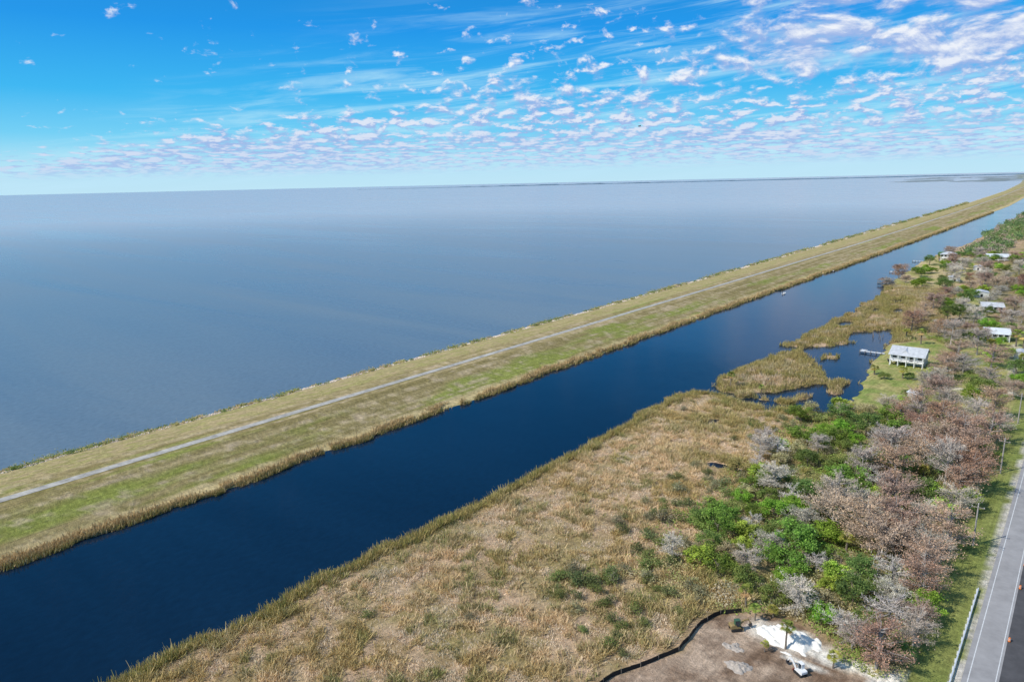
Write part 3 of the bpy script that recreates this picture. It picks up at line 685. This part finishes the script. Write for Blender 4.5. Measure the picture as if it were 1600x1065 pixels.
def dock(x,y,ln,w,rz,lab):
    e=obj('dock',None,(x,y,0),(0,0,rz),label=lab,category='dock')
    obj('deck',MB().box(-ln,0,-w/2,w/2,.7,.82).box(-ln-.01,-ln+2.2,w/2+.003,w/2+2,.7,.82).mesh('deck',M_wallg),parent=e)
    pm=MB().tube([(0,0,-1.5),(0,0,1.3)],[.11,.1],6).mesh('piling',M_wood)
    for j in range(int(ln/2)+1):
        for s_ in (-1,1): obj('piling',pm,(-ln+j*2,s_*(w/2+.1),0),parent=e)
dock(-58,296,9,1.5,0,'grey wooden dock reaching into the inlet')
dock(-104,560,8,1.4,0,'narrow wooden dock on the canal')
dock(-104,640,8,1.4,0,'narrow wooden dock on the canal')
dock(-96,760,7,1.4,0,'narrow wooden dock on the canal')
pm=MB().tube([(0,0,-1.5),(0,0,1.6)],[.13,.12],6).mesh('mooring_post',M_wood)
for x,y in [(-66,330),(-68,332),(-70,330),(-69,326),(-66,325),(-71,334)]:
    obj('mooring_post',pm,(x,y,0),label='weathered wooden mooring post standing in water',category='post',group='mooring posts in the inlet')
def boat(x,y,rz,lab,hm):
    e=obj('motor_boat',None,(x,y,0),(0,0,rz),label=lab,category='boat')
    V=[]
    for i_,(yy_,w,zb,zt) in enumerate([(-2.3,.85,.0,.55),(-1,.95,-.08,.55),(.6,.9,-.08,.6),(1.7,.6,0,.7),(2.5,.06,.3,.8)]):
        V+=[(-w,yy_,zt),(-w*.7,yy_,zb),(w*.7,yy_,zb),(w,yy_,zt),(w*.82,yy_,zt),(w*.6,yy_,zb+.16),(-w*.6,yy_,zb+.16),(-w*.82,yy_,zt)]
    F=[]
    for k in range(4):
        for j in range(8): F.append((k*8+j,k*8+(j+1)%8,(k+1)*8+(j+1)%8,(k+1)*8+j))
    F+=[(0,1,6,7),(1,2,5,6),(2,3,4,5)]
    obj('hull',MB().poly(V,F).mesh('hull',hm),parent=e)
    obj('outboard_motor',MB().box(-.2,.2,-2.75,-2.35,.5,1.05).box(-.07,.07,-2.65,-2.45,-.4,.5).mesh('outboard_motor',M_dark),parent=e)
    for yy_ in (-1.2,.4): obj('seat',MB().box(-.6,.6,yy_-.2,yy_+.2,.35,.5).mesh('seat',M_wood),parent=e)
    obj('console',MB().box(-.25,.25,-.5,-.2,.1,1.1).mesh('console',M_white),parent=e)
    return e
boat(-142,425,.1,'small white motor boat crossing the canal',M_white)
boat(-105,566,.3,'dark motor boat moored by the bank',M_dark)
boat(-101,740,-.2,'small white boat moored by the bank',M_white)
boat(-147,546,.0,'small dark boat near the levee bank',M_dark)

# ---------------------------------------------------------------- roadside items
def pole(x,y,h,lab):
    e=obj('utility_pole',None,(x,y,.6),(0,0,0),label=lab,category='utility pole',group='utility poles by the road')
    obj('post',MB().tube([(0,0,-.3),(0,0,h)],[.17,.11],8).mesh('post',M_barkg),parent=e)
    obj('crossarm',MB().box(-1.1,1.1,-.2,-.115,h-.9,h-.76).mesh('crossarm',M_wood),parent=e)
    im=MB().tube([(0,0,0),(0,0,.16)],[.05,.04],6).mesh('insulator',M_white)
    for a in (-1,0,1): obj('insulator',im,(a*.95,-.158,h-.76),parent=e)
pole(-10,188,9,'pale wooden utility pole beside the road');pole(-10,231,9,'pale wooden utility pole beside the road')
pole(-10.3,146,9,'pale wooden utility pole beside the road')
e=obj('guardrail',None,(-7.5,104,.85),(0,0,0),label='galvanised steel guardrail along the road edge',category='guardrail')
prof=[(0,.38),(.09,.44),(.0,.54),(.09,.64),(0,.70),(-.08,.70),(.01,.64),(-.09,.54),(.01,.44),(-.08,.38)]
obj('rail',MB().prism(prof,-26,25).mesh('rail',M_steel),parent=e)
pm=MB().box(-.23,-.095,-.07,.07,-.3,.68).mesh('post',M_steel)
for j in range(26): obj('post',pm,(0,-26+j*2.02,0),parent=e)
e0=None
for x,y in [(-2.1,143),(-2.1,116.5),(-2.1,134)]:
    e=obj('traffic_barrel',None,(x,y,.937),(0,0,0),scale=.65,label='orange traffic barrel with white bands on asphalt',category='traffic barrel',group='traffic barrels beside the new lane')
    if e0 is None:
        e0=(MB().tube([(0,0,.08),(0,0,.35),(0,0,.7),(0,0,1.0)],[.3,.27,.25,.22],12).mesh('body',M_org),
            MB().tube([(0,0,0),(0,0,.08)],[.38,.38],12).mesh('base',M_rub),
            MB().tube([(0,0,.42),(0,0,.50)],[.272,.268],12).tube([(0,0,.74),(0,0,.82)],[.255,.245],12).mesh('white_band',M_white))
    for nm,me in zip(('body','base','reflective_band'),e0): obj(nm,me,parent=e)
pl=[(-47,55),(-46,66),(-45,73),(-41.5,80.5),(-40,84),(-40.3,92),(-39,96.5),(-36.5,99.2),(-34,99.6)]
e=obj('silt_fence',None,(-40,84,0),(0,0,0),label='black silt fence bordering the cleared dirt',category='fence')
pts=[]
for (ax,ay),(bx_,by_) in zip(pl,pl[1:]):
    k=max(1,int(math.hypot(bx_-ax,by_-ay)/1.5))
    for j in range(k): pts.append((lerp(ax,bx_,j/k)+rng.uniform(-.12,.12),lerp(ay,by_,j/k)))
mb=MB();pm=MB().box(-.03,.03,-.03,.03,-.2,1.05).mesh('post',M_wood)
zz=[float(hgt(np.array([p[0]]),np.array([p[1]]))[0]) for p in pts]
for k in range(len(pts)-1):
    (ax,ay),(bx_,by_)=pts[k],pts[k+1]
    mb.poly([(ax+40,ay-84,zz[k]-.1),(bx_+40,by_-84,zz[k+1]-.1),(bx_+40,by_-84,zz[k+1]+.8+rng.uniform(-.15,.05)),(ax+40,ay-84,zz[k]+.8)],[(0,1,2,3)])
    if k%2==0: obj('post',pm,(ax+40.06,ay-84,zz[k]),parent=e)
obj('fabric',mb.mesh('fabric',M_black),parent=e)
def heap(nm,x,y,a,b_,h,mat,lab,cat):
    n=44;V=[];F=[];z0=float(hgt(np.array([x]),np.array([y]))[0])-.1
    for i_ in range(n):
        for j in range(n):
            u=(i_/(n-1)*2-1)*1.5;v=(j/(n-1)*2-1)*1.5
            nn=float(fbm(np.array([u*2.5+x]),np.array([v*2.5+y]),77)[0]);n3_=float(fbm(np.array([u*8+x]),np.array([v*8+y]),78)[0])
            d=math.hypot(u,v)+(nn-.5)*1.5
            V.append((u*a,v*b_,max(-.2,h*(1-d)*(.4+1.2*n3_))))
    for i_ in range(n-1):
        for j in range(n-1): F.append((i_*n+j,(i_+1)*n+j,(i_+1)*n+j+1,i_*n+j+1))
    obj(nm,MB().poly(V,F).mesh(nm,mat,True),(x,y,z0),label=lab,category=cat)
heap('sand_heap',-28,97.2,4.4,2.9,1.5,M_sand,'bright white sand heap on cleared dirt','sand heap')
heap('gravel_heap',-31.5,86.5,2.2,1.5,.7,M_grav,'low grey brown gravel heap on dirt','gravel heap')
heap('soil_heap',-34,90,1.8,1.2,.6,M_grav,'low brown soil heap on cleared dirt','soil heap')
def excavator(x,y,rz,bm_,cm_,lab,sc_=.85):
    z=float(hgt(np.array([x]),np.array([y]))[0])
    e=obj('mini_excavator',None,(x,y,z),(0,0,rz),scale=sc_,label=lab,category='excavator')
    tm=MB()
    prof=[(-1.1,.22),(-1.0,.05),(-.8,0),(.8,0),(1.0,.05),(1.1,.22),(1.0,.42),(.8,.5),(-.8,.5),(-1.0,.42)]
    tm.prism(prof,-.16,.16)
    for j in range(12): tm.box(-1.0+j*.17,-.93+j*.17,-.17,.17,-.02,.0)
    tme=tm.mesh('track',M_rub)
    for s_ in (-1,1): obj('track',tme,(0,s_*.65,.02),parent=e)
    obj('undercarriage',MB().box(-.6,.6,-.48,.48,.2,.5).tube([(0,0,.5),(0,0,.62)],[.4,.4],12).mesh('undercarriage',M_dark),parent=e)
    obj('body',MB().prism([(-1.15,.75),(-1.0,.62),(.9,.62),(.9,.8),(.1,1.0),(-.1,1.35),(-1.0,1.35),(-1.15,1.2)],-.7,.7).mesh('body',bm_),parent=e)
    cab=obj('cab',MB().box(-.35,-.25,-.65,.1,1.36,2.3).box(.6,.68,-.65,-.57,.82,2.3).box(.6,.68,.02,.1,.82,2.3).box(-.4,.72,-.68,.13,2.303,2.4).mesh('cab',cm_),parent=e)
    obj('window',MB().box(-.24,.597,-.62,.07,1.1,2.29).mesh('window',M_glass),parent=cab)
    obj('boom',MB().prism([(.9,.75),(1.1,.75),(1.9,1.6),(2.7,1.75),(2.7,1.95),(1.75,1.85),(.85,1.0)],.2,.42).mesh('boom',bm_),parent=e)
    obj('arm',MB().prism([(2.5,1.98),(2.75,2.0),(3.3,1.0),(3.15,.9)],.22,.4).mesh('arm',bm_),parent=e)
    obj('bucket',MB().prism([(3.1,.95),(3.45,.95),(3.5,.55),(3.25,.3),(2.9,.35),(2.8,.5),(3.1,.55)],.02,.6).mesh('bucket',M_dark),parent=e)
    obj('dozer_blade',MB().box(1.3,1.38,-.75,.75,.1,.5).box(.6,1.297,-.3,-.2,.2,.3).box(.6,1.297,.2,.3,.2,.3).mesh('dozer_blade',M_red if bm_ is M_white else bm_),parent=e)
excavator(-24.3,90.4,2.6,M_white,M_white,'white mini excavator with red blade on cleared dirt',.72)
excavator(-35.5,94.3,.8,M_yel,M_grn,'yellow and green mini excavator beside silt fence',.8)
e=obj('bird',None,(-52.9,91.7,77.7),(0,0,1.0),label='small dark bird gliding with spread wings',category='bird')
obj('body',MB().tube([(-.22,0,0),(-.1,0,.0),(.08,0,.02),(.2,0,.03),(.27,0,.02)],[.02,.06,.07,.04,.01],8).mesh('body',M_dark),parent=e)
for s_ in (-1,1): obj('wing',MB().poly([(.1,s_*.05,.03),(.13,s_*.3,.12),(.0,s_*.55,.08),(-.08,s_*.3,.1),(-.08,s_*.05,.03)],[(0,1,2,3,4)]).mesh('wing',M_dark),parent=e)

# ---------------------------------------------------------------- sun, sky, camera
EL=44
sd=bpy.data.lights.new('sun','SUN');sd.energy=4.5;sd.angle=math.radians(.53);sd.color=(1,.955,.88)
so=bpy.data.objects.new('sun',sd);col.objects.link(so);so.rotation_euler=(math.radians(90-EL),0,math.radians(-30))
W=bpy.data.worlds.new('World');sc.world=W;W.use_nodes=True;nt=W.node_tree
bg=nt.nodes['Background']
sky=N(nt,'ShaderNodeTexSky',sky_type='NISHITA',sun_disc=False,sun_elevation=math.radians(EL),sun_rotation=math.radians(210))
sky.altitude=70
tc=N(nt,'ShaderNodeTexCoord');sp=N(nt,'ShaderNodeSeparateXYZ');nt.links.new(tc.outputs['Generated'],sp.inputs[0])
z=mth(nt,'MAXIMUM',sp.outputs[2],.006)
th=math.radians(40.5);c_,s_=math.cos(th),math.sin(th)
dR=mth(nt,'ADD',mth(nt,'MULTIPLY',sp.outputs[0],c_),mth(nt,'MULTIPLY',sp.outputs[1],s_))
dF=mth(nt,'ADD',mth(nt,'MULTIPLY',sp.outputs[0],-s_),mth(nt,'MULTIPLY',sp.outputs[1],c_))
Rr=mth(nt,'DIVIDE',dR,z);Ff=mth(nt,'DIVIDE',dF,z)
az=mth(nt,'ARCTAN2',dR,dF)
def cvec(sa,sz,ox=0,oz=0,shear=0):
    n=N(nt,'ShaderNodeCombineXYZ')
    nt.links.new(mth(nt,'MULTIPLY',mth(nt,'ADD',az,ox),sa),n.inputs[0])
    zz_=mth(nt,'ADD',sp.outputs[2],oz)
    if shear: zz_=mth(nt,'ADD',zz_,mth(nt,'MULTIPLY',az,shear))
    nt.links.new(mth(nt,'MULTIPLY',zz_,sz),n.inputs[1]);return n.outputs[0]
ramp=N(nt,'ShaderNodeValToRGB');nt.links.new(sp.outputs[2],ramp.inputs[0])
cr=ramp.color_ramp
stops=[(0,(.56,.87,.97)),(.03,(.46,.82,.97)),(.07,(.16,.64,.95)),(.12,(.03,.48,.92)),(.2,(.002,.31,.85)),(.3,(.006,.22,.62)),(.5,(.03,.18,.48)),(.75,(.16,.32,.6)),(1,(.3,.45,.7))]
cr.elements[0].position=0;cr.elements[0].color=(*stops[0][1],1);cr.elements[1].position=1;cr.elements[1].color=(*stops[-1][1],1)
for p_,c in stops[1:-1]:
    el=cr.elements.new(p_);el.color=(*c,1)
nis=mixc(nt,1,sky.outputs[0],(.1,.1,.1),'MULTIPLY')
base=mixc(nt,.93,nis,ramp.outputs[0])
s=mth(nt,'ADD',mth(nt,'ADD',Ff,mth(nt,'MULTIPLY',Rr,1.1)),-6.6)
big=noise(nt,cvec(3.2,14),1,3,.5)
right=mth(nt,'MULTIPLY',maprange(nt,az,.16,.42,0,1,True),maprange(nt,sp.outputs[2],.11,.155,0,1,True))
w_mid=maprange(nt,sp.outputs[2],.075,.15,1,0,True)
w_low=maprange(nt,sp.outputs[2],.035,.08,1,0,True)
def cloudnoise(ox,oz):
    hi=noise(nt,cvec(30,50,ox,oz),1,5,.58,.3)
    bg_=noise(nt,cvec(10,24,ox+3,oz),1,7,.6,.3)
    mid=noise(nt,cvec(40,100,ox+7,oz),1,5,.6,.3)
    low=noise(nt,cvec(46,270,ox+5,oz),1,4,.55,.2)
    v=mixf(nt,right,hi,bg_);v=mixf(nt,w_mid,v,mid);return mixf(nt,w_low,v,low)
n1=cloudnoise(0,0);n2=cloudnoise(-.003,.006)
cov=mth(nt,'ADD',maprange(nt,s,-4,2.5,-.085,.10),maprange(nt,big,.3,.7,-.06,.06))
cov=mth(nt,'ADD',cov,mth(nt,'MULTIPLY',right,.075))
cov=mth(nt,'ADD',cov,maprange(nt,sp.outputs[2],.12,.05,0,.045))
dens=mth(nt,'ADD',n1,cov)
alpha=maprange(nt,dens,.54,.70,0,1,True)
fade=maprange(nt,sp.outputs[2],.012,.032,0,1,True)
alpha=mth(nt,'MULTIPLY',mth(nt,'MULTIPLY',alpha,fade),.92)
lit=maprange(nt,mth(nt,'SUBTRACT',n1,n2),-.03,.10,.0,1)
thick=maprange(nt,dens,.62,.74,-.05,.15)
lit=mth(nt,'ADD',lit,thick,clamp=True)
lit=mth(nt,'MULTIPLY',lit,maprange(nt,sp.outputs[2],.03,.15,.5,1))
cc=mixc(nt,lit,(.33,.46,.80),(.93,.94,.98))
ci=noise(nt,cvec(4,50,1,0,-.09),1,7,.62,.6)
cia=mth(nt,'MULTIPLY',maprange(nt,ci,.44,.72,0,.65,True),maprange(nt,s,-4.0,0,.0,1,True))
b1_=mixc(nt,cia,base,(.56,.86,.98))
haze=maprange(nt,sp.outputs[2],.015,.06,1,0,True)
fin=mixc(nt,alpha,b1_,cc)
fin=mixc(nt,mth(nt,'MULTIPLY',haze,.35),fin,(.48,.70,.93))
nt.links.new(fin,bg.inputs[0]);bg.inputs[1].default_value=1.0

cd=bpy.data.cameras.new('camera');cam=bpy.data.objects.new('camera',cd);col.objects.link(cam);sc.camera=cam
cd.sensor_width=36;cd.lens=24.0;cd.clip_end=400000;cd.clip_start=.5
cam.matrix_world=Matrix.Translation((0,0,70))@Matrix.Rotation(math.radians(40.5),4,'Z')@Matrix.Rotation(math.radians(90-12.98),4,'X')@Matrix.Rotation(math.radians(-1.32),4,'Z')
sc.view_settings.view_transform='Standard';sc.view_settings.look='None';sc.view_settings.exposure=0
